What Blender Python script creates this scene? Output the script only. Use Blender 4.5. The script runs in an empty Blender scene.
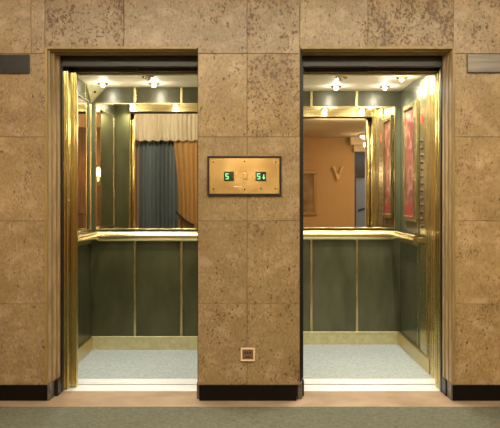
import bpy, bmesh, math, random
from mathutils import Vector
random.seed(7)
S = bpy.context.scene
COL = S.collection

# ------------------------------------------------------------------ camera
CAMY, CAMZ, FPX = -4.8, 1.23, 786.0
cd = bpy.data.cameras.new('camera'); cam = bpy.data.objects.new('camera', cd); COL.objects.link(cam)
cam.location = (0, CAMY, CAMZ); cam.rotation_euler = (math.radians(90), 0, 0)
cd.sensor_width = 36; cd.sensor_fit = 'HORIZONTAL'; cd.lens = FPX*36/500
cd.shift_y = -15/500; cd.clip_start = 0.05
S.camera = cam

# ------------------------------------------------------------------ world, large lights, exposure
w = bpy.data.worlds.new('world'); S.world = w; w.use_nodes = True
w.node_tree.nodes['Background'].inputs[0].default_value = (1.0, .9, .75, 1)
w.node_tree.nodes['Background'].inputs[1].default_value = 0.05
S.view_settings.view_transform = 'Standard'; S.view_settings.look = 'None'
S.view_settings.gamma = 1; S.view_settings.use_curve_mapping = False
S.view_settings.exposure = 0.0

def area(name, loc, size, power, color, rot=(0, 0, 0), sy=None):
    l = bpy.data.lights.new(name, 'AREA'); l.energy = power; l.color = color
    l.shape = 'RECTANGLE'; l.size = size; l.size_y = sy or size
    o = bpy.data.objects.new(name, l); COL.objects.link(o); o.location = loc; o.rotation_euler = rot
    return o
WARM = (1.0, .90, .68)
area('lobby_light', (0.0, -1.55, 2.73), 4.6, 58, WARM, (math.radians(8), 0, 0), 0.4)
area('lobby_light', (0.2, -2.7, 2.73), 4.0, 140, WARM, (math.radians(22), 0, 0), 0.4)
area('lobby_light', (2.9, -5.2, 2.42), 0.4, 45, (1.0, .80, .54), (0, 0, 0), 1.6)
area('curtain_fill', (-1.5, -3.5, 2.70), 1.6, 60, (1.0, .88, .7), (math.radians(-58), 0, 0), .12)  # added fill to brighten the curtain, no fitting here
area('far_wall_fill', (1.6, -3.4, 2.40), 1.2, 17, (1.0, .85, .58), (math.radians(-62), 0, 0), .12)  # added fill aimed at the far wall, not a lobby fitting

# ------------------------------------------------------------------ materials
def mat(name, col, rough=.5, metal=0.0, spec=.5, emit=None, es=1.0):
    m = bpy.data.materials.new(name); m.use_nodes = True
    b = m.node_tree.nodes['Principled BSDF']
    b.inputs['Base Color'].default_value = (*col, 1); b.inputs['Roughness'].default_value = rough
    b.inputs['Metallic'].default_value = metal; b.inputs['Specular IOR Level'].default_value = spec
    if emit:
        b.inputs['Emission Color'].default_value = (*emit, 1); b.inputs['Emission Strength'].default_value = es
    return m
def nodes(m): return m.node_tree.nodes, m.node_tree.links, m.node_tree.nodes['Principled BSDF']
def coord(m, scale=(1, 1, 1)):
    N, L, b = nodes(m)
    tc = N.new('ShaderNodeTexCoord'); mp = N.new('ShaderNodeMapping'); mp.inputs['Scale'].default_value = scale
    L.new(tc.outputs['Object'], mp.inputs['Vector']); return mp
def ramp(N, p0, c0, p1, c1):
    r = N.new('ShaderNodeValToRGB'); e = r.color_ramp.elements
    e[0].position = p0; e[0].color = (*c0, 1); e[1].position = p1; e[1].color = (*c1, 1); return r
def noise(m, scale, detail, vscale, c0, c1, p0=.35, p1=.65, bump=0, bdist=.002, rough=None):
    N, L, b = nodes(m); mp = coord(m, vscale)
    n = N.new('ShaderNodeTexNoise'); n.inputs['Scale'].default_value = scale; n.inputs['Detail'].default_value = detail
    L.new(mp.outputs[0], n.inputs['Vector']); r = ramp(N, p0, c0, p1, c1)
    L.new(n.outputs['Fac'], r.inputs[0]); L.new(r.outputs[0], b.inputs['Base Color'])
    if bump:
        bp = N.new('ShaderNodeBump'); bp.inputs['Strength'].default_value = bump; bp.inputs['Distance'].default_value = bdist
        L.new(n.outputs['Fac'], bp.inputs['Height']); L.new(bp.outputs[0], b.inputs['Normal'])
    return m

def travertine():
    m = mat('travertine', (.5, .35, .2), .32, 0, .45)
    N, L, b = nodes(m); tc = N.new('ShaderNodeTexCoord')
    at = N.new('ShaderNodeVertexColor'); at.layer_name = 'tile'
    sp = N.new('ShaderNodeSeparateColor'); L.new(at.outputs['Color'], sp.inputs[0])
    # every slab samples another bit of stone
    off = N.new('ShaderNodeVectorMath'); off.operation = 'SCALE'; off.inputs['Scale'].default_value = 9.0
    L.new(at.outputs['Color'], off.inputs[0])
    ad = N.new('ShaderNodeVectorMath'); ad.operation = 'ADD'
    L.new(tc.outputs['Object'], ad.inputs[0]); L.new(off.outputs[0], ad.inputs[1])
    def nz(scale, detail, vs, rough=.6):
        mp = N.new('ShaderNodeMapping'); mp.inputs['Scale'].default_value = vs
        L.new(ad.outputs[0], mp.inputs['Vector'])
        n = N.new('ShaderNodeTexNoise'); n.inputs['Scale'].default_value = scale
        n.inputs['Detail'].default_value = detail; n.inputs['Roughness'].default_value = rough
        L.new(mp.outputs[0], n.inputs['Vector']); return n
    def mix(bt, f, a, c):
        x = N.new('ShaderNodeMix'); x.data_type = 'RGBA'; x.blend_type = bt
        for v, i in ((f, 0), (a, 6), (c, 7)):
            if isinstance(v, tuple): x.inputs[i].default_value = (*v, 1)
            elif isinstance(v, (int, float)): x.inputs[i].default_value = v
            else: L.new(v, x.inputs[i])
        return x.outputs[2]
    def rng(v, a, c, lo, hi):
        r = N.new('ShaderNodeMapRange'); r.inputs[1].default_value = a; r.inputs[2].default_value = c
        r.inputs[3].default_value = lo; r.inputs[4].default_value = hi; L.new(v, r.inputs[0]); return r.outputs[0]
    # R: pinkish to golden, G: dark to light, B: how pitted
    base = mix('MIX', sp.outputs[0], (.40, .29, .175), (.47, .335, .15))
    cloud = nz(5, 5, (1, 1, 1)); fine = nz(75, 8, (1, 1, .6), .78)
    base = mix('MULTIPLY', 1.0, base, mix('MIX', rng(cloud.outputs[0], .3, .7, 0, 1), (.74, .69, .62), (1.12, 1.12, 1.10)))
    base = mix('MULTIPLY', 1.0, base, mix('MIX', rng(fine.outputs[0], .3, .7, 0, 1), (.50, .46, .40), (1.34, 1.34, 1.32)))
    # olive-gold veining over paler stone
    ve = nz(11, 7, (1, 1, .8), .7)
    base = mix('MIX', rng(ve.outputs[0], .44, .60, 0, .6), base, (.31, .225, .095))
    pa = nz(8, 6, (1, 1, 1.3), .6)
    base = mix('MIX', rng(pa.outputs[0], .52, .68, 0, .45), base, (.60, .44, .29))
    # rusty blotches
    bl = nz(7, 6, (1, 1, .7), .65)
    thr = N.new('ShaderNodeMath'); thr.operation = 'MULTIPLY_ADD'
    L.new(sp.outputs[2], thr.inputs[0]); thr.inputs[1].default_value = .20; thr.inputs[2].default_value = -.12
    sm = N.new('ShaderNodeMath'); sm.operation = 'ADD'; L.new(bl.outputs[0], sm.inputs[0]); L.new(thr.outputs[0], sm.inputs[1])
    rust = rng(sm.outputs[0], .50, .70, 0, .55)
    base = mix('MIX', rust, base, (.26, .135, .05))
    # pores
    po = nz(70, 6, (1, 1, .8), .65)
    s2 = N.new('ShaderNodeMath'); s2.operation = 'MULTIPLY_ADD'
    L.new(sm.outputs[0], s2.inputs[0]); s2.inputs[1].default_value = .40; L.new(po.outputs[0], s2.inputs[2])
    pore = rng(s2.outputs[0], .755, .83, 0, .85)
    base = mix('MIX', pore, base, (.10, .055, .025))
    ho = nz(38, 5, (1, 1, .55), .6)
    base = mix('MIX', rng(ho.outputs[0], .655, .69, 0, .9), base, (.06, .035, .015))
    lv = N.new('ShaderNodeHueSaturation'); L.new(base, lv.inputs['Color']); L.new(rng(sp.outputs[1], 0, 1, .72, 1.28), lv.inputs['Value'])
    L.new(lv.outputs[0], b.inputs['Base Color'])
    bp = N.new('ShaderNodeBump'); bp.inputs['Strength'].default_value = .35; bp.inputs['Distance'].default_value = .003; bp.invert = True
    L.new(pore, bp.inputs['Height']); L.new(bp.outputs[0], b.inputs['Normal'])
    return m
TRAV = travertine()
GROUT = mat('grout', (.13, .085, .045), .9)
BASE = mat('black_stone', (.005, .004, .003), .5, 0, .12)
JSTONE = noise(mat('jamb_stone', (.4, .3, .17), .35), 14, 8, (1, 1, .5), (.30, .215, .115), (.47, .35, .205))
BRONZE = noise(mat('casing_bronze', (.4, .29, .13), .42, .1), 30, 3, (1, 1, .15), (.25, .165, .062), (.34, .235, .095))
BRASS = mat('polished_brass', (.80, .68, .36), .2, 1)
RAIL = mat('rail_brass', (.76, .66, .36), .22, 1)
DOORB = mat('door_brass', (.58, .50, .22), .16, 1)
AMBER = mat('amber_brass', (.72, .55, .22), .3, .85)
BRASSB = noise(mat('brushed_brass', (.7, .56, .27), .27, 1), 70, 2, (1, 1, .12), (.46, .40, .20), (.66, .58, .32), bump=.35, bdist=.0015)
SATIN = noise(mat('satin_brass', (.62, .57, .32), .45, .55), 25, 3, (1, 1, 1), (.56, .51, .28), (.66, .61, .36))
BLACK = mat('black_metal', (.012, .011, .010), .4, .3)
HEAD = mat('dark_header_metal', (.035, .035, .033), .33, .6)
HEADB = mat('brown_header_metal', (.045, .03, .02), .45, .3)
ALU = noise(mat('aluminium', (.82, .80, .76), .45, .25), 60, 2, (.1, 1, 1), (.80, .83, .87), (.90, .92, .96))
GREEN = noise(mat('green_laminate', (.07, .085, .05), .3, .1), 8, 5, (1, 1, .4), (.042, .043, .017), (.066, .067, .028))
GREEN_LIT = noise(mat('lit_green_laminate', (.09, .11, .07), .27, .1), 8, 5, (1, 1, .3), (.058, .062, .032), (.092, .096, .052))  # same green, made paler for the stronger light in the right car
CEIL = mat('car_ceiling', (.74, .66, .50), .6)
MIRROR = mat('mirror_glass', (.80, .77, .68), .015, 1)
CCARPET = noise(mat('grey_carpet', (.4, .41, .38), .95), 55, 8, (1, 1, 1), (.29, .335, .34), (.40, .445, .455), bump=.1)
LCARPET = noise(mat('olive_carpet', (.14, .14, .1), .95), 60, 9, (1, 1, 1), (.085, .09, .062), (.145, .148, .108), bump=.35, bdist=.004)
FSTONE = noise(mat('floor_stone', (.45, .3, .19), .35), 5, 6, (1, 1, 1), (.32, .22, .15), (.45, .335, .235))
PLASTER = mat('beige_plaster', (.56, .36, .17), .8)
LCEIL = mat('lobby_ceiling_paint', (.68, .56, .38), .85)
WOOD = noise(mat('brown_wood', (.16, .07, .03), .4), 12, 5, (3, 3, .3), (.10, .045, .018), (.2, .09, .035))
STEEL = noise(mat('brushed_steel', (.42, .38, .34), .42, .6), 40, 3, (.05, 1, 1), (.14, .125, .11), (.22, .20, .175))
DSTEEL = mat('dark_glossy_steel', (.03, .033, .04), .22, .4)

# ------------------------------------------------------------------ mesh helpers
def bx(bm, x0, x1, y0, y1, z0, z1, bev=0):
    r = bmesh.ops.create_cube(bm, size=1)
    for v in r['verts']:
        v.co = Vector(((x0+x1)/2+v.co.x*(x1-x0), (y0+y1)/2+v.co.y*(y1-y0), (z0+z1)/2+v.co.z*(z1-z0)))
    if bev:
        es = list({e for v in r['verts'] for e in v.link_edges})
        bmesh.ops.bevel(bm, geom=es, offset=bev, segments=2, affect='EDGES', profile=.5)
    return bm
def box(*a, **k): return bx(bmesh.new(), *a, **k)
def cyl(bm, p0, p1, r0, r1=None, seg=20):
    p0, p1 = Vector(p0), Vector(p1); r1 = r0 if r1 is None else r1; d = p1-p0
    r = bmesh.ops.create_cone(bm, cap_ends=True, segments=seg, radius1=r0, radius2=r1, depth=d.length)
    q = d.to_track_quat('Z', 'Y')
    for v in r['verts']: v.co = q @ v.co + (p0+p1)/2
    return bm
def lathe(bm, c, prof, seg=28):
    c = Vector(c); rings = []
    for r, z in prof:
        rings.append([bm.verts.new(c+Vector((r*math.cos(2*math.pi*i/seg), r*math.sin(2*math.pi*i/seg), z))) for i in range(seg)])
    for a, b in zip(rings, rings[1:]):
        for i in range(seg): bm.faces.new((a[i], a[(i+1) % seg], b[(i+1) % seg], b[i]))
    for rr in (rings[0], rings[-1]): bm.faces.new(rr)
    return bm
def wloc(p):
    v = Vector((0, 0, 0))
    while p: v = v+Vector(p.location); p = p.parent
    return v
def part(name, bm, m, parent=None, smooth=False, label=None):
    """one mesh object; bm is in world coordinates"""
    bmesh.ops.recalc_face_normals(bm, faces=bm.faces)
    o_ = wloc(parent)
    if parent is None or o_.length == 0: pass
    for v in bm.verts: v.co -= o_
    me = bpy.data.meshes.new(name); bm.to_mesh(me); bm.free(); me.materials.append(m)
    if smooth:
        for p in me.polygons: p.use_smooth = True
        try: me.set_sharp_from_angle(angle=math.radians(35))
        except Exception: pass
    o = bpy.data.objects.new(name, me); COL.objects.link(o)
    if parent: o.parent = parent
    if label: o['label'] = label
    return o
def struct(name, bm, m):
    o = part(name, bm, m); o['kind'] = 'structure'; return o
def tag(o, label, cat, group=None):
    o['label'] = label; o['category'] = cat
    if group: o['group'] = group
    return o
def thing(name, label, cat, loc, group=None):
    o = bpy.data.objects.new(name, None); COL.objects.link(o); o.location = loc; o.empty_display_size = .05
    return tag(o, label, cat, group)
def frame_bm(x0, x1, z0, z1, y0, y1, t, bev=0):
    bm = bmesh.new()
    bx(bm, x0, x1, y0, y1, z1-t, z1, bev); bx(bm, x0, x1, y0, y1, z0, z0+t, bev)
    bx(bm, x0, x0+t, y0, y1, z0+t, z1-t, bev); bx(bm, x1-t, x1, y0, y1, z0+t, z1-t, bev); return bm

# ------------------------------------------------------------------ the setting: stone front wall
XL, XR = -2.6, 3.2
OA, OB, OC, OD = -1.24, -0.318, 0.304, 1.24       # openings: OA..OB (left), OC..OD (right)
HZ = 2.152
rows = [(.094, .589), (.589, 1.096), (1.096, 1.609), (1.609, 2.118), (2.118, 2.75)]
colsets = {'left': [-2.2, -1.745, -1.252], 'pier': [OB, -.018, OC], 'right': [OD, 1.252, 1.76, 2.25]}
TONE = {}
def wall_slabs():
    bms = {}
    def slab(x0, x1, z0, z1, tone):
        key = 'above' if z0 > 2.1 else ('left' if x1 < -1 else 'right' if x0 > 1 else 'middle')
        if key not in bms:
            bms[key] = bmesh.new(); bms[key].loops.layers.color.new('tile')
        bm = bms[key]; lay = bm.loops.layers.color['tile']
        n0 = set(bm.faces)
        g = .0011
        bx(bm, x0+g, x1-g, 0, .03, z0+g, z1-g, .0012)
        for f in set(bm.faces)-n0:
            for l in f.loops: l[lay] = (*tone, 1)
    r = random.Random(3)
    def t(R, G, B): return (R+r.uniform(-.05, .05), G+r.uniform(-.04, .04), B+r.uniform(-.04, .04))
    # left field
    xs = [-2.6, -2.2, -1.73, -1.243]
    for i in range(3):
        for j in range(4):
            R = [.3, .25, .1, .0][j]; slab(xs[i], xs[i+1], *rows[j], t(R, [.45, .42, .55, .5][j], .3))
    for x0, x1, tn in ((-2.6, -1.86, (.1, .5, .4)), (-1.86, -1.337, (.12, .6, .4)), (-1.337, -1.252, (.1, .5, .45))):
        slab(x0, x1, 2.118, 2.75, t(*tn))
    # above the openings
    slab(-1.252, -.77, HZ+.001, 2.75, t(.0, .35, .85)); slab(-.77, -.315, HZ+.001, 2.75, t(.1, .35, .45))
    slab(.305, .72, HZ+.001, 2.75, t(.6, .38, .3)); slab(.72, 1.245, HZ+.001, 2.75, t(.85, .42, .95))
    # pier
    for x0, x1, tops in ((OB, -.018, ((.1, .45, .45), (.2, .42, .5), (.35, .4, .35), (.6, .5, .3), (.3, .2, .55))),
                         (-.018, OC, ((.5, .45, .6), (.45, .42, .5), (.5, .45, .55), (.8, .42, .9), (.7, .3, .95)))):
        for j, tn in enumerate(tops):
            if j == 4: slab(x0, x1 if x1 < 0 else .305, rows[4][0], 2.75, t(*tn))
            else: slab(x0, x1, *rows[j], t(*tn))
    # right field
    xs = [1.243, 1.75, 2.25, 2.75, 3.2]
    for i in range(4):
        for j in range(5):
            slab(xs[i], xs[i+1], *rows[j], t([.75, .7, .6, .5, .45][j], [.72, .76, .74, .72, .66][j], [.7, .55, .5, .55, .7][j]))
    return bms
for k, bm in wall_slabs().items(): struct('wall_front_'+k, bm, TRAV)
for k, x0, x1, z0, z1 in (('left', XL, OA-.013, .094, HZ+.012), ('middle', OB+.013, OC-.013, .094, HZ+.012), ('right', OD+.013, XR, .094, HZ+.012), ('above', XL, XR, HZ+.012, 2.75)):
    struct('wall_core_'+k, box(x0, x1, .004 if k == 'above' else .031, .2, z0, z1), GROUT)
for k, x0, x1 in (('left', XL, OA-.004), ('middle', OB+.004, OC-.004), ('right', OD+.004, XR)): struct('wall_grout_'+k, box(x0, x1, .010, .0305, .096, HZ-.004), GROUT)
for n, x0, x1 in (('baseboard_left', XL, OA+.005), ('baseboard_middle', OB+.008, OC-.02), ('baseboard_right', OD-.005, XR)):
    struct(n, box(x0, x1, -.012, .02, 0, .096, bev=.003), BASE)

# floor
fl = bmesh.new(); bx(fl, XL, XR, -8.2, .23, -.06, 0); struct('floor', fl, FSTONE)
ct = part('carpet', box(XL+.01, XR-.01, -7.9, -.17, .0005, .007, bev=.002), LCARPET)
ct['kind'] = 'structure'; ct.name = 'floor_carpet'
# lobby shell seen in the mirrors
struct('ceiling', box(XL, XR, -5.3, .2, 2.75, 2.82), LCEIL)
struct('ceiling_lowered', box(.3, XR, -8.2, -3.0, 2.45, 2.75), LCEIL)
struct('wall_left', box(XL-.1, XL, -5.3, .2, 0, 2.75), PLASTER)
struct('wall_right', box(XR, XR+.1, -8.2, .2, 0, 2.75), PLASTER)
struct('wall_back', box(XL, .6, -5.35, -5.25, 0, 2.75), PLASTER)
struct('wall_return', box(.6, .7, -8.2, -5.25, 0, 2.5), PLASTER)
wf = bmesh.new(); bx(wf, .7, 2.09, -7.4, -7.25, 0, 2.5); bx(wf, 2.75, 3.2, -7.4, -7.25, 0, 2.5)
bx(wf, 2.09, 2.75, -7.4, -7.25, 2.28, 2.5)
struct('wall_far', wf, PLASTER)
struct('wall_corridor', box(2.0, 3.2, -8.2, -8.12, 0, 2.5), HEADB)
sf = bmesh.new(); bx(sf, 1.98, 2.75, -7.25, -7.0, 2.3, 2.45); bx(sf, 2.06, 2.75, -7.25, -7.12, 2.17, 2.3)
struct('trim_1', sf, LCEIL)
# timber panelling on the wall straight behind
wp = bmesh.new(); bx(wp, -.75, .598, -5.25, -5.235, 0, 2.44)
for x in (-.72, -.28, .15, .56): bx(wp, x-.02, x+.02, -5.24, -5.22, .1, 2.35, .004)
for z in (.12, .995, 1.68, 2.33): bx(wp, -.75, .598, -5.24, -5.215, z-.012, z+.012, .004)
struct('trim_2', wp, WOOD)

# ------------------------------------------------------------------ doorways
def doorway(tagname, xa, xb, sa, sb, label, side):
    """xa..xb opening at the wall face; sa, sb inner faces further in"""
    cx = (xa+xb)/2
    t = thing('door_casing', label, 'door frame', (cx, .1, 0))
    # stepped bronze casing on jambs and head
    def steps(nm, s, x, inner, outer):
        # s=+1: this jamb is on the low-x side
        bm = bmesh.new(); d = inner-x
        prof = [(.022, .07, .15), (.084, .14, .45), (.154, .2, .75)]
        strips = [(-.006, .020, .0), (.072, .082, .36), (.142, .152, .66)]
        def bars(lst, bm):
            for y0, y1, f in lst:
                if not outer: y0, y1 = max(y0, .032), max(y1, .05)
                xi = x+s*.004+d*f; xo = x-s*.012
                bx(bm, min(xo, xi), max(xo, xi), y0, y1, .10, HZ+.002, .0015)
            return bm
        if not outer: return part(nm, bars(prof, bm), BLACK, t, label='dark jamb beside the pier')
        j = part(nm, bars(prof, bm), JSTONE, t, label='stone-coloured stepped jamb')
        for st in strips: part('strip', bars([st], bmesh.new()), BRONZE, j, label='thin golden bronze strip')
        return j
    steps('jamb', 1, xa, sa, side == 'left'); steps('jamb', -1, xb, sb, side == 'right')
    hd = bmesh.new()
    for y0, y1, dz in ((-.006, .02, .0), (.022, .09, .004), (.092, .105, .001), (.107, .2, .007)):
        bx(hd, xa+.004, xb-.004, y0, y1, HZ-.006-dz, HZ+.010, .0015)
    part('head', hd, BRONZE, t)
    pl = bmesh.new()
    y_ = -.008 if side == 'left' else .032; bx(pl, xa-.01, xa+.008+(sa-xa)*.3, y_, .1, 0.001, .10, .002); part('plinth', pl, STEEL, t, label='bright metal plinth block')
    pl = bmesh.new(); y_ = -.008 if side == 'right' else .032; bx(pl, xb-.008+(sb-xb)*.3, xb+.01, y_, .1, 0.001, .10, .002); part('plinth', pl, STEEL, t, label='bright metal plinth block')
    for s, x, inn in ((1, xa, sa), (-1, xb, sb)):
        a, b = x-s*.012, inn+s*.003
        part('plinth', box(min(a, b), max(a, b), .101, .2, .001, .10, bev=.002), BLACK, t, label='black plinth block')
        part('stop', box(min(a, inn+s*.005), max(a, inn+s*.005), .201, .235, .001, HZ-.012), BLACK, t)
    # header in two planes
    a, b = sa-.03, sb+.03
    h = bmesh.new(); bx(h, a, b, .205, .235, 2.073, 2.136, .004); bx(h, a, b, .201, .206, 2.126, 2.1275, .0004)
    part('header_panel', h, HEAD, t, label='dark steel header above the doors')
    part('header_gap', box(a, b, .212, .24, 2.136, HZ-.006), BLACK, t)
    # landing sill
    s = bmesh.new(); bx(s, sa-.02, sb+.02, .231, .40, -.03, .002)
    for y in (.262, .292, .322, .352): bx(s, sa-.02, sb+.02, y, y+.014, .002, .0045, .0008)
    part('sill', s, ALU, t, label='grooved aluminium landing sill')
    return t
doorway('L', OA, OB, -1.20, -.322, 'bronze door frame around the left lift opening, beside the left stone wall', 'left')
doorway('R', OC, OD, .334, 1.222, 'bronze door frame around the right lift opening, beside the right stone wall', 'right')

def sliding(xe, s, label, dd):
    """two leaves slid away to the outer side; their brass edges show"""
    t = thing('sliding_door', label, 'door', (xe, .3, 0))
    for k, (y0, y1, dx) in enumerate(((.245, .285, 0), (.305, .345, dd))):
        bm = bmesh.new(); x0 = xe+s*dx
        a, b = sorted((x0, x0-s*.62)); bx(bm, a, b, y0+.004, y1-.004, .012, 2.058, .002)
        for yy in (y0, y0+.016, y1-.008):
            c, d = sorted((x0+s*.005, x0-s*.03)); bx(bm, c, d, yy, yy+.008, .012, 2.058, .0025)
        for k2, rr in enumerate((.006, .0045, .006, .0045)):
            xc = x0-s*(.001+.0105*k2); cyl(bm, (xc, y0+.002, .012), (xc, y0+.002, 2.05), rr, seg=14)
        pn = part('door_panel', bm, DOORB, t, smooth=True)
    return t
sliding(-1.172, 1, 'brass sliding door slid open at the far left of the left lift', .042)
sliding(1.219, -1, 'brass sliding door slid open at the far right of the right lift', .002)

# ------------------------------------------------------------------ lift cars
CZ = 2.14
def lift_car(xl, xr, yb, out, retx, G, label):
    """out=-1: outer (visible) side is xl; out=+1: it is xr"""
    cx = (xl+xr)/2; yf = .42
    t = thing('elevator_car', label, 'elevator car', (cx, 1.0, 0))
    P = lambda n, bm, m, **k: part(n, bm, m, t, **k)
    fb = box(xl-.02, xr+.02, yf, yb+.02, -.05, -.001)
    P('floor_plate', fb, BLACK)
    P('carpet', box(xl+.001, xr-.001, .572, yb-.001, 0, .006, bev=.002), CCARPET, label='pale grey speckled carpet')
    s = bmesh.new(); bx(s, xl+.0, xr-.0, yf, .57, 0, .003)
    for y in (.445, .475, .505, .535): bx(s, xl+.002, xr-.002, y, y+.014, .003, .0055, .0008)
    P('sill', s, ALU, label='grooved aluminium car sill')
    P('ceiling_panel', box(xl-.02, xr+.02, yf, yb+.02, CZ, CZ+.03), CEIL, label='cream ceiling panel')
    # back wall
    P('back_panel', box(xl-.02, xr+.02, yb, yb+.02, 0, CZ), G, label='dark green panel wall')
    kp = bmesh.new(); bx(kp, xl, xr, yb-.022, yb, .006, .108, .002); bx(kp, xl, xr, yb-.026, yb-.001, .104, .114, .003)
    P('kick_plate', kp, SATIN, label='satin brass kick plate')
    w_ = xr-xl
    for f in (.33, .68):
        x = xl+w_*f if out < 0 else xr-w_*f
        P('panel_strip', box(x-.010, x+.010, yb-.008, yb, .114, .97, bev=.002), BRASSB, label='upright brass strip')
        P('panel_strip', box(x-.010, x+.010, yb-.008, yb, 2.012, CZ, bev=.002), BRASSB, label='upright brass strip')
    mi = P('mirror', box(xl+.048, xr-.048, yb-.006, yb, .988, 2.002), MIRROR)
    part('mirror_frame', frame_bm(xl+.040, xr-.040, .980, 2.010, yb-.012, yb+.001, .009, .0015), BRASS, mi, label='thin bright brass frame')
    def railbar(bm, along, a, b, face, s, z0=.887, z1=.967, th=.032):
        # flattened half-round bar; along 'x': face at y; along 'y': face at x, bulging towards -s
        n = 12; r0 = []; r1 = []
        for i in range(n+1):
            th_ = math.pi*i/n; zz = (z0+z1)/2-(z1-z0)/2*math.cos(th_); d = th*math.sin(th_)**.7
            if along == 'x': r0.append(bm.verts.new((a, face-d, zz))); r1.append(bm.verts.new((b, face-d, zz)))
            else: r0.append(bm.verts.new((face-s*d, a, zz))); r1.append(bm.verts.new((face-s*d, b, zz)))
        for i in range(n+1):
            k = (i+1) % (n+1); bm.faces.new((r0[i], r1[i], r1[k], r0[k]))
        bm.faces.new(r0); bm.faces.new(r1[::-1]); return bm
    # rails
    def rail(nm_bm, horiz=True): return nm_bm
    rb = bmesh.new(); a, b = (xl+.005, xr-.06) if out > 0 else (xl+.005, xr-.06)
    railbar(rb, 'x', a, b, yb-.048, 1)
    r_ = P('handrail', rb, RAIL, smooth=True, label='flat polished brass handrail on the back wall')
    for f in (.12, .37, .63, .88): part('bracket', box(xl+w_*f-.015, xl+w_*f+.015, yb-.05, yb, .91, .945, bev=.003), BRASS, r_)
    # sides
    for s, x in ((-1, xl), (1, xr)):
        outer = (s == out)
        X = lambda u, v: tuple(sorted((x-s*u, x-s*v)))     # u, v measured into the car
        P('side_panel', box(*X(-.02, 0), .47, yb, 0, CZ), G, label='green side panel')
        kb = bmesh.new(); ks = .48 if out < 0 else .68; bx(kb, *X(0, .018), ks, yb-.022, .006, .108, .002); bx(kb, *X(.001, .022), ks, yb-.022, .104, .114, .003)
        P('kick_plate', kb, AMBER, label='polished amber brass kick plate')
        if out > 0:
            P('panel_strip', box(*X(0, .008), 1.35, 1.37, .114, .97, bev=.002) if not (outer and out > 0) else box(*X(0, .006), 1.10, 1.112, .114, 2.0, bev=.001), BRASSB)
        if not (outer and out > 0):
            P('panel_strip', box(*X(0, .008), 1.34, 1.36, 2.012, CZ, bev=.002), BRASSB)
        rs = bmesh.new(); y0 = .52 if out < 0 else .93
        y1 = yb-.005 if out < 0 else yb-.10
        railbar(rs, 'y', y0, y1, x-s*.046, s)
        r2 = P('handrail', rs, RAIL, smooth=True, label='short brass handrail on the side wall')
        for y in (y0+.08, y1-.08): part('bracket', box(*X(0, .05), y-.012, y+.012, .91, .945, bev=.003), BRASS, r2)
        if outer and out < 0:
            m2 = P('mirror', box(*X(0, .005), .54, yb-.03, .988, 2.002), MIRROR)
            fr = bmesh.new()
            bx(fr, *X(0, .012), .53, yb-.006, 2.001, 2.011, .0015); bx(fr, *X(0, .012), .53, yb-.006, .979, .989, .0015); bx(fr, *X(0, .012), .53, .54, .989, 2.001, .0015)
            bx(fr, *X(0, .012), yb-.036, yb-.028, .989, 2.001, .0015)
            part('mirror_frame', fr, BRASS, m2, label='thin bright brass frame')
    # brass operating panel and front returns
    x = xl if out < 0 else xr; s = out
    X = lambda u, v: tuple(sorted((x-s*u, x-s*v)))
    y1 = 1.06 if out < 0 else .99
    if out > 0:
        cp = bmesh.new(); bx(cp, *X(0, .010), .655, y1, .114, 2.10, .002)
        n = 6
        for i in range(n+1):
            y = .665+(y1-.675)*i/n
            if out > 0 and .80 < y < .99: continue
            bx(cp, *X(.009, .017), y-.006, y+.006, .12, 2.09, .002)
        cop = P('control_panel', cp, BRASSB, label='tall ribbed brass panel')
        if out > 0:
            for k in range(13):
                b_ = cyl(bmesh.new(), (x-.009, .945, 1.03+k*.052), (x-.02, .945, 1.03+k*.052), .013, .011, 16)
                part('button', b_, HEADB, cop, smooth=True)
            part('indicator_plate', box(*X(.009, .014), .915, .965, 1.78, 1.85, bev=.002), mat('red_plate', (.5, .05, .03), .4), cop, label='small red plate')
    # returns, both sides, and transom
    for ss, xx, rx in ((-1, xl, retx[0]), (1, xr, retx[1])):
        rt = bmesh.new(); a, b = sorted((xx+ss*.02, rx)); ye = .465 if out < 0 else .65
        bx(rt, a, b, yf, ye-.006, .004, CZ-.001, .003)
        for k in range(2 if out < 0 else 4):
            y = (.425 if out < 0 else .45)+k*(.018 if out < 0 else .05)
            c, d = sorted((rx, rx-ss*.006)); bx(rt, c, d, y, y+(.010 if out < 0 else .018), .01, 2.06, .002)
        P('front_return', rt, BRASS, label='ribbed brass front return')
        if out < 0:
            a, b = sorted((xx, rx-ss*-.002)); P('return_panel', box(a, b, ye-.006, ye, .004, CZ-.001), G, label='green inner face of the front wall')
    P('transom', box(retx[0]+.002, retx[1]-.002, .46, .50, 2.062, CZ-.002, bev=.003), BRASS, label='brass transom over the door')
    tr = bmesh.new(); bx(tr, retx[0]+.002, retx[1]-.002, .42, .458, 2.07, CZ-.002); bx(tr, retx[0]+.002, (retx[0]+retx[1])/2, .36, .41, 2.064, 2.10, .002)
    bx(tr, (retx[0]+retx[1])/2+.003, retx[1]-.002, .36, .40, 2.069, 2.105, .002)
    P('door_track', tr, HEADB, label='dark brown sliding door track')
    return t
lift_car(-1.295, -.21, 1.60, -1, (-1.155, -.322), GREEN, 'left elevator car, dark green panels with mirror and brass handrail')
lift_car(.165, 1.265, 1.83, 1, (.30, 1.25), GREEN_LIT, 'right elevator car, green walls coloured lighter as if lit, mirror and brass handrail')
# shaft behind everything, in the dark
struct('wall_shaft', box(XL, XR, 2.1, 2.2, 0, 2.82), GROUT)

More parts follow.
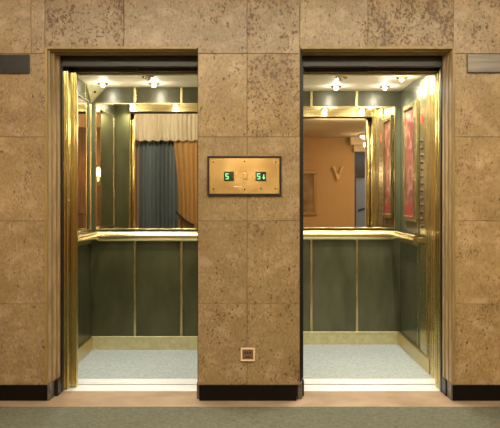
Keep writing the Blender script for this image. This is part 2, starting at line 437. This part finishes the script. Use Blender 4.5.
# ------------------------------------------------------------------ lift ceiling spotlights
BULB = mat('halogen_glass', (1, .9, .7), .2, emit=(1, .86, .6), es=45)
OFFB = mat('unlit_lens', (.6, .5, .35), .2)
def spot(x, y, on, label, group, power=6.0):
    t = thing('ceiling_spotlight', label, 'ceiling spotlight', (x, y, CZ), group)
    rg = lathe(bmesh.new(), (x, y, CZ), [(.022, -.001), (.045, -.001), (.046, -.006), (.040, -.011), (.026, -.012), (.022, -.006)], 26)
    part('trim_ring', rg, BRASS, t, smooth=True)
    b = bmesh.new(); bmesh.ops.create_uvsphere(b, u_segments=14, v_segments=10, radius=.0155)
    for v in b.verts: v.co += Vector((x, y, CZ-.018))
    part('bulb', b, BULB if on else OFFB, t, smooth=True)
    if on:
        for kind, e_, dz in (('SPOT', power*4, -.050), ('POINT', power*.16, -.052)):   # the beam and the lamp's own spill on the ceiling
            l = bpy.data.lights.new('bulb_light', kind); l.energy = e_; l.color = (1.0, .94, .80); l.shadow_soft_size = .014
            if kind == 'SPOT': l.spot_size = math.radians(164); l.spot_blend = .9
            lo = bpy.data.objects.new('bulb_light', l); COL.objects.link(lo); lo.parent = t; lo.location = (0, 0, dz)
    return t
PL = PR = 8.3
for (x, y, on, lb) in (
    (-1.156, 1.37, 1, 'lit ceiling spotlight in the left lift beside the brass corner housing'),
    (-.753, 1.37, 1, 'lit ceiling spotlight at the back middle of the left lift ceiling'),
    (-.76, 1.04, 0, 'unlit ceiling spotlight ring in the left lift, nearer than the lit middle one'),
    (-1.116, .545, 1, 'front spotlight of the left lift, seen only in its mirror, further left'),
    (-.71, .545, 1, 'front spotlight of the left lift, seen only in its mirror, further right')):
    spot(x, y, on, lb, 'spotlights in the left lift ceiling', PL)
for (x, y, on, lb) in (
    (.693, 1.53, 1, 'lit ceiling spotlight at the back middle of the right lift ceiling'),
    (1.087, 1.53, 1, 'lit ceiling spotlight at the back right of the right lift, before the green corner'),
    (.68, 1.06, 0, 'unlit ceiling spotlight ring in the right lift, nearer than the lit middle one'),
    (1.13, 1.06, 1, 'lit spotlight near the top of the brass side panel in the right lift'),
    (.755, .545, 1, 'front spotlight of the right lift, seen only in its mirror, further left'),
    (1.13, .545, 1, 'front spotlight of the right lift, seen only in its mirror, further right')):
    spot(x, y, on, lb, 'spotlights in the right lift ceiling', PR)

# ------------------------------------------------------------------ corner housing in the left lift
t = thing('camera_housing', 'triangular brass housing in the upper back corner of the left lift', 'security camera', (-1.29, 1.59, 2.13))
bm = bmesh.new(); c = Vector((-1.294, 1.599, CZ-.001))
vs = [bm.verts.new(c), bm.verts.new(c+Vector((0, -.2, 0))), bm.verts.new(c+Vector((.13, 0, 0))), bm.verts.new(c+Vector((0, 0, -.135)))]
for f in ((0, 1, 2), (0, 2, 3), (0, 3, 1), (1, 3, 2)): bm.faces.new([vs[i] for i in f])
bmesh.ops.bevel(bm, geom=list(bm.edges), offset=.003, segments=2, affect='EDGES')
part('housing', bm, SATIN, t)
n = Vector((1/.13, -1/.2, -1/.135)).normalized(); q = c+(Vector((.13, 0, 0))+Vector((0, -.2, 0))+Vector((0, 0, -.135)))/3
bm = cyl(bmesh.new(), q-n*.004, q+n*.006, .011, .009, 18); part('lens', bm, BLACK, t, smooth=True, label='small dark camera lens')

# ------------------------------------------------------------------ red poster in a frame, right lift
PY0, PY1 = 1.06, 1.55; px = 1.265
t = thing('framed_poster', 'narrow framed red and pink poster on the side wall of the right lift', 'poster', (px, (PY0+PY1)/2, 1.07))
fr = bmesh.new(); z0, z1 = 1.06, 1.97; d = (px-.030, px-.001)
for a in ((PY0, PY1, z0, z0+.035), (PY0, PY1, z1-.035, z1), (PY0, PY0+.10, z0+.035, z1-.035), (PY1-.05, PY1, z0+.035, z1-.035)):
    bx(fr, *d, *a, .003)
part('frame', fr, BRASSB, t, label='brass frame')
PM = mat('poster_print', (.5, .1, .08), .35)
N, L, b = nodes(PM); mp = coord(PM, (1, 1, 1))
n1 = N.new('ShaderNodeTexNoise'); n1.inputs['Scale'].default_value = 14; n1.inputs['Detail'].default_value = 3; L.new(mp.outputs[0], n1.inputs['Vector'])
cr = N.new('ShaderNodeValToRGB'); e = cr.color_ramp; e.elements[0].position = .40; e.elements[0].color = (.12, .02, .015, 1)
e.elements[1].position = .62; e.elements[1].color = (.36, .20, .15, 1)
for p_, c_ in ((.46, (.13, .018, .012)), (.54, (.24, .055, .04))):
    k = e.elements.new(p_); k.color = (*c_, 1)
L.new(n1.outputs[0], cr.inputs[0]); L.new(cr.outputs[0], b.inputs['Base Color'])
part('print', box(px-.014, px-.006, PY0+.10, PY1-.05, z0+.035, z1-.035), PM, t)
part('caption_strip', box(px-.017, px-.013, PY0+.10, PY1-.05, z0+.035, z0+.13), mat('red_strip', (.25, .02, .02), .4), t, label='red strip along the foot')

# ------------------------------------------------------------------ call panel on the pier
def px2(x, y, yy=0.0):
    dd = (yy-CAMY); return ((x-250)/FPX*dd, CAMZ+(199-y)/FPX*dd)
x0, zt = px2(207.5, 156.2); x1, zb = px2(281.3, 195.6)
t = thing('indicator_panel', 'wide brass lift indicator panel in a dark frame on the stone pier', 'indicator panel', ((x0+x1)/2, -.01, zb))
part('bezel', frame_bm(x0, x1, zb, zt, -.022, 0, .0125, .002), mat('dark_bezel', (.022, .012, .006), .35, .2), t, label='dark brown frame')
FACE = noise(mat('face_brass', (.72, .52, .22), .24, .9), 9, 5, (1, 1, 1), (.50, .36, .14), (.74, .58, .27))
part('face_plate', box(x0+.011, x1-.011, -.014, -.001, zb+.011, zt-.011, bev=.001), FACE, t)
DISP = mat('display_glass', (.004, .02, .01), .12)
LED = mat('green_led', (.2, .9, .4), .4, emit=(.35, 1.0, .45), es=.75)
SEG = {'a': (0, 1, 1, 1), 'b': (1, .5, 1, 1), 'c': (1, 0, 1, .5), 'd': (0, 0, 1, 0), 'e': (0, 0, 0, .5), 'f': (0, .5, 0, 1), 'g': (0, .5, 1, .5)}
def glyph(bm, x, z, w, h, segs):
    th = .0042
    for s in segs:
        a = SEG[s]; X0, X1 = x+a[0]*w, x+a[2]*w; Z0, Z1 = z+a[1]*h, z+a[3]*h
        sk = .08*h
        bx(bm, X0-th/2, X1+th/2, -.0195, -.0182, Z0-th/2, Z1+th/2, .0008)
def display(ax, bx_, arrow, label):
    a0, t0 = px2(ax, 171.8); a1, b0 = px2(bx_, 181.2)
    d = part('display', box(a0, a1, -.018, -.012, b0, t0, bev=.001), DISP, t, label=label)
    bm = bmesh.new(); glyph(bm, a0+.012, b0+.014, .014, .030, 'afgcd')
    part('digit', bm, LED, d, label='green digit 5')
    if arrow:
        bm = bmesh.new(); cx = a0+.050
        bx(bm, cx-.0025, cx+.0025, -.0195, -.0182, b0+.022, b0+.040)
        for s in (-1, 1):
            vv = [bm.verts.new((cx, yy, b0+.010)) for yy in (-.0195, -.0182)]+[bm.verts.new((cx+s*.009, yy, b0+.024)) for yy in (-.0195, -.0182)]+[bm.verts.new((cx, yy, b0+.024)) for yy in (-.0195, -.0182)]
            bm.faces.new((vv[0], vv[2], vv[4])); bm.faces.new((vv[1], vv[5], vv[3]))
            bm.faces.new((vv[0], vv[1], vv[3], vv[2])); bm.faces.new((vv[2], vv[3], vv[5], vv[4]))
        part('arrow', bm, LED, d, label='green arrow pointing down')
display(224.0, 234.0, False, 'black display with a green 5')
display(255.5, 266.0, True, 'black display with a green 5 and an arrow')
bx0, bt = px2(241.5, 172.5); bx1, bb_ = px2(248.0, 180.5)
bt_ = part('button', box(bx0+.003, bx1-.003, -.019, -.012, bb_+.004, bt-.004, bev=.002), AMBER, t, label='square brass button')
part('button_cap', box(bx0+.008, bx1-.008, -.022, -.018, bb_+.010, bt-.010, bev=.002), FACE, bt_)
for sx, sz in ((213.5, 162), (244.5, 161.5), (275.5, 162), (213.5, 189), (244.5, 189.5), (261, 188.5), (275.5, 189)):
    a, z = px2(sx, sz); part('screw', cyl(bmesh.new(), (a, -.0135, z), (a, -.017, z), .005, .004, 12), BLACK, t, smooth=True)
# tiny engraved line of text, too small to read: a pale strip of short ticks
bm = bmesh.new(); a, z = px2(233.5, 186.6); r = random.Random(5)
for k in range(9):
    bx(bm, a+k*.006, a+k*.006+.0042, -.0148, -.0138, z-.003, z+.003*r.uniform(.3, 1))
part('engraving', bm, mat('pale_engraving', (.85, .75, .55), .5), t, label='tiny pale line of lettering')

# ------------------------------------------------------------------ socket low on the pier
x0, zt = px2(240.6, 347.6); x1, zb = px2(255, 361)
t = thing('wall_socket', 'small square socket with cream rim low on the stone pier', 'socket', ((x0+x1)/2, -.005, zb))
part('rim', frame_bm(x0, x1, zb, zt, -.012, 0, .011, .003), mat('cream_plastic', (.75, .58, .40), .4), t, label='cream rim')
part('insert', box(x0+.010, x1-.010, -.008, -.001, zb+.010, zt-.010, bev=.001), mat('brown_insert', (.17, .09, .055), .5), t)
bm = bmesh.new(); cx = (x0+x1)/2; cz = (zb+zt)/2
for sx in (-.016, 0, .016): bx(bm, cx+sx-.004, cx+sx+.004, -.0095, -.0075, cz+.004, cz+.018, .001)
bx(bm, cx-.018, cx+.018, -.0095, -.0075, cz-.018, cz-.012, .001)
part('slots', bm, BLACK, t, label='dark slots')

# ------------------------------------------------------------------ wall plates left and right
a1, zt = px2(30, 55); _, zb = px2(30, 73.5)
t = thing('wall_plate', 'dark glossy metal plate on the left stone wall', 'wall plate', ((a1-.45), -.01, zb))
part('plate', box(a1-.72, a1, -.016, 0, zb, zt, bev=.003), DSTEEL, t)
part('edge_trim', frame_bm(a1-.72, a1, zb, zt, -.018, -.014, .004, .001), HEADB, t)
a0, zt = px2(466.5, 54); _, zb = px2(466.5, 73)
t = thing('wall_plate', 'brushed steel plate on the right stone wall', 'wall plate', ((a0+.45), -.01, zb))
part('plate', box(a0, a0+.72, -.016, 0, zb, zt, bev=.003), STEEL, t)
part('edge_trim', frame_bm(a0, a0+.72, zb, zt, -.018, -.014, .004, .001), DSTEEL, t)

t = thing('ceiling_light', 'round lit ceiling light reflected at the top of the right lift mirror', 'ceiling light', (2.2, -6.3, 2.45))
part('base', lathe(bmesh.new(), (2.2, -6.3, 2.45), [(.15, -.001), (.16, -.01), (.155, -.03), (.14, -.032)], 30), BRASS, t, smooth=True)
part('diffuser', lathe(bmesh.new(), (2.2, -6.3, 2.45), [(.138, -.025), (.13, -.06), (.09, -.09), (.03, -.1)], 30), mat('opal_glass', (1, .9, .75), .4, emit=(1, .85, .6), es=3), t, smooth=True)
l = bpy.data.lights.new('lamp_light', 'POINT'); l.energy = 7; l.color = (1, .86, .62); l.shadow_soft_size = .06
lo = bpy.data.objects.new('lamp_light', l); COL.objects.link(lo); lo.parent = t; lo.location = (0, 0, -.2)
# ------------------------------------------------------------------ lobby things seen in the mirrors
def cloth(x0, x1, y, z0, z1, folds, amp, m, sweep=None, n=90, nz=14, hem=0):
    bm = bmesh.new(); g = []
    for j in range(nz+1):
        f = j/nz; z = z1+(z0-z1)*f; row = []
        for i in range(n+1):
            u = i/n; x = x0+(x1-x0)*u
            if sweep: x = x0+(x1-x0)*(sweep(f)+(1-sweep(f))*u)
            yy = y+amp*math.sin(u*folds*2*math.pi+.5*math.sin(f*3))*(.5+.5*f)+amp*.3*math.sin(u*folds*5.3)
            zz = z+(hem*math.sin(u*folds*2*math.pi*.5)*f)
            row.append(bm.verts.new((x, yy, zz)))
        g.append(row)
    for j in range(nz):
        for i in range(n): bm.faces.new((g[j][i], g[j][i+1], g[j+1][i+1], g[j+1][i]))
    fs = list(bm.faces); r = bmesh.ops.solidify(bm, geom=fs, thickness=.004)
    return bm
BLUEC = mat('blue_grey_cloth', (.17, .215, .235), .8)
GOLDC = mat('gold_cloth', (.50, .30, .10), .75)
CREAM = mat('cream_cloth', (.74, .68, .52), .8)
o = part('curtain', cloth(-1.86, -1.2, -5.12, .03, 2.6, 10, .045, BLUEC), BLUEC, smooth=True)
tag(o, 'blue-grey pleated curtain reflected in the left lift mirror', 'curtain')
o = part('drape', cloth(-1.28, -.88, -5.02, .03, 2.6, 4, .03, GOLDC, sweep=lambda f: .28*math.sin(min(1, f*1.1)*math.pi*.75)**2), GOLDC, smooth=True)
tag(o, 'golden drape beside the blue-grey curtain, reflected in the left lift mirror', 'curtain')
t = thing('tieback', 'dark fringed tieback around the golden drape, reflected in the left lift mirror', 'tieback', (-1.1, -4.97, .9))
bm = bmesh.new(); pr = None
for k in range(13):
    u = k/12; p = Vector((-1.22+.30*u, -4.965+.02*math.sin(u*3.14), 1.02-.22*math.sin(u*1.4)))
    if pr: cyl(bm, pr, p, .018, .018, 10)
    pr = p
part('band', bm, BLACK, t, smooth=True)
bm = bmesh.new()
for k in range(14):
    u = k/13; x = -1.18+.25*u; z = 1.0-.22*math.sin(u*1.3)
    cyl(bm, (x, -4.95, z), (x+.005, -4.95, z-.10), .008, .004, 8)
part('fringe', bm, HEADB, t)
o = part('valance', cloth(-1.90, -.86, -4.93, 2.19, 2.70, 15, .03, CREAM, hem=.012), CREAM, smooth=True)
tag(o, 'cream gathered valance above the blue-grey curtain, reflected in the mirror', 'valance')
t = thing('window_surround', 'reddish timber surround left of the blue-grey curtain, reflected in the mirror', 'window frame', (-1.95, -5.2, 0))
bm = bmesh.new(); bx(bm, -2.06, -1.90, -5.25, -5.14, 0.01, 2.44, .006); part('upright', bm, WOOD, t)
bm = bmesh.new(); bx(bm, -1.895, -.85, -5.25, -5.18, 2.38, 2.44, .006); part('head', bm, WOOD, t)
# sconce on the timber wall (double reflection)
t = thing('wall_lamp', 'lit candle wall lamp, sparkling in the left lift mirrors', 'lamp', (-.05, -5.22, 1.6))
bm = lathe(bmesh.new(), (-.05, -5.12, 1.52), [(.01, 0), (.035, .01), (.02, .03), (.012, .06), (.03, .075)], 16); part('arm', bm, BRASS, t, smooth=True)
part('back_plate', box(-.08, -.02, -5.222, -5.205, 1.45, 1.66, bev=.004), BRASS, t)
part('bracket', cyl(bmesh.new(), (-.05, -5.21, 1.53), (-.05, -5.12, 1.525), .008), BRASS, t)
bm = lathe(bmesh.new(), (-.05, -5.12, 1.60), [(.03, 0), (.045, .06), (.03, .13), (.012, .16)], 18)
part('shade', bm, mat('lamp_glass', (1, .9, .7), .4, emit=(1, .78, .45), es=7), t, smooth=True)
l = bpy.data.lights.new('lamp_light', 'POINT'); l.energy = 12; l.color = (1, .75, .45); l.shadow_soft_size = .05
lo = bpy.data.objects.new('lamp_light', l); COL.objects.link(lo); lo.parent = t; lo.location = (0, .2, .08)
# far wall, seen in the right mirror
t = thing('framed_picture', 'framed picture on the beige wall, reflected in the right lift mirror', 'picture', (1.09, -7.2, .87))
part('frame', frame_bm(.85, 1.335, .90, 1.80, -7.249, -7.215, .07, .01), mat('gilt', (.42, .27, .10), .4, .4), t)
part('picture', box(.92, 1.265, -7.245, -7.23, .97, 1.73), noise(mat('canvas', (.3, .2, .1), .7), 5, 4, (1, 1, 1), (.20, .13, .06), (.42, .28, .13)), t)
t = thing('wall_bracket', 'unlit twin-armed wall bracket on the beige wall, reflected in the right mirror', 'wall light', (1.75, -7.24, 1.75))
GILT = mat('gilt_metal', (.80, .56, .28), .5, .1)
bm = bmesh.new()
for s in (-1, 1):
    pr = None
    for k in range(9):
        u = k/8; p = Vector((1.75+s*(.02+.07*u**1.4), -7.19, 1.66+.22*u))
        if pr: cyl(bm, pr, p, .012+.008*u, .013+.009*u, 10)
        pr = p
part('arms', bm, GILT, t, smooth=True)
part('back_plate', box(1.725, 1.775, -7.249, -7.18, 1.62, 1.72, bev=.006), GILT, t)
t = thing('glazed_door', 'glazed door, daylight painted blue on its pane, in the opening beyond the beige wall, reflected in the mirror', 'door', (2.42, -7.8, 0))
part('leaf', frame_bm(2.10, 2.74, .01, 1.72, -7.62, -7.57, .06, .004), HEADB, t)
part('pane', box(2.16, 2.68, -7.60, -7.59, .07, 1.66), mat('daylight_pane', (.24, .30, .44), .3), t)  # opaque blue colour stands in for daylight behind the glass
part('push_bar', cyl(bmesh.new(), (2.2, -7.55, 1.0), (2.64, -7.55, 1.12), .015), BLACK, t)
area('blue_pane_fill', (2.42, -7.45, 2.2), .3, 5, (.75, .85, 1.0), (math.radians(-20), 0, 0), .1)  # added bluish fill on the door pane, in place of daylight
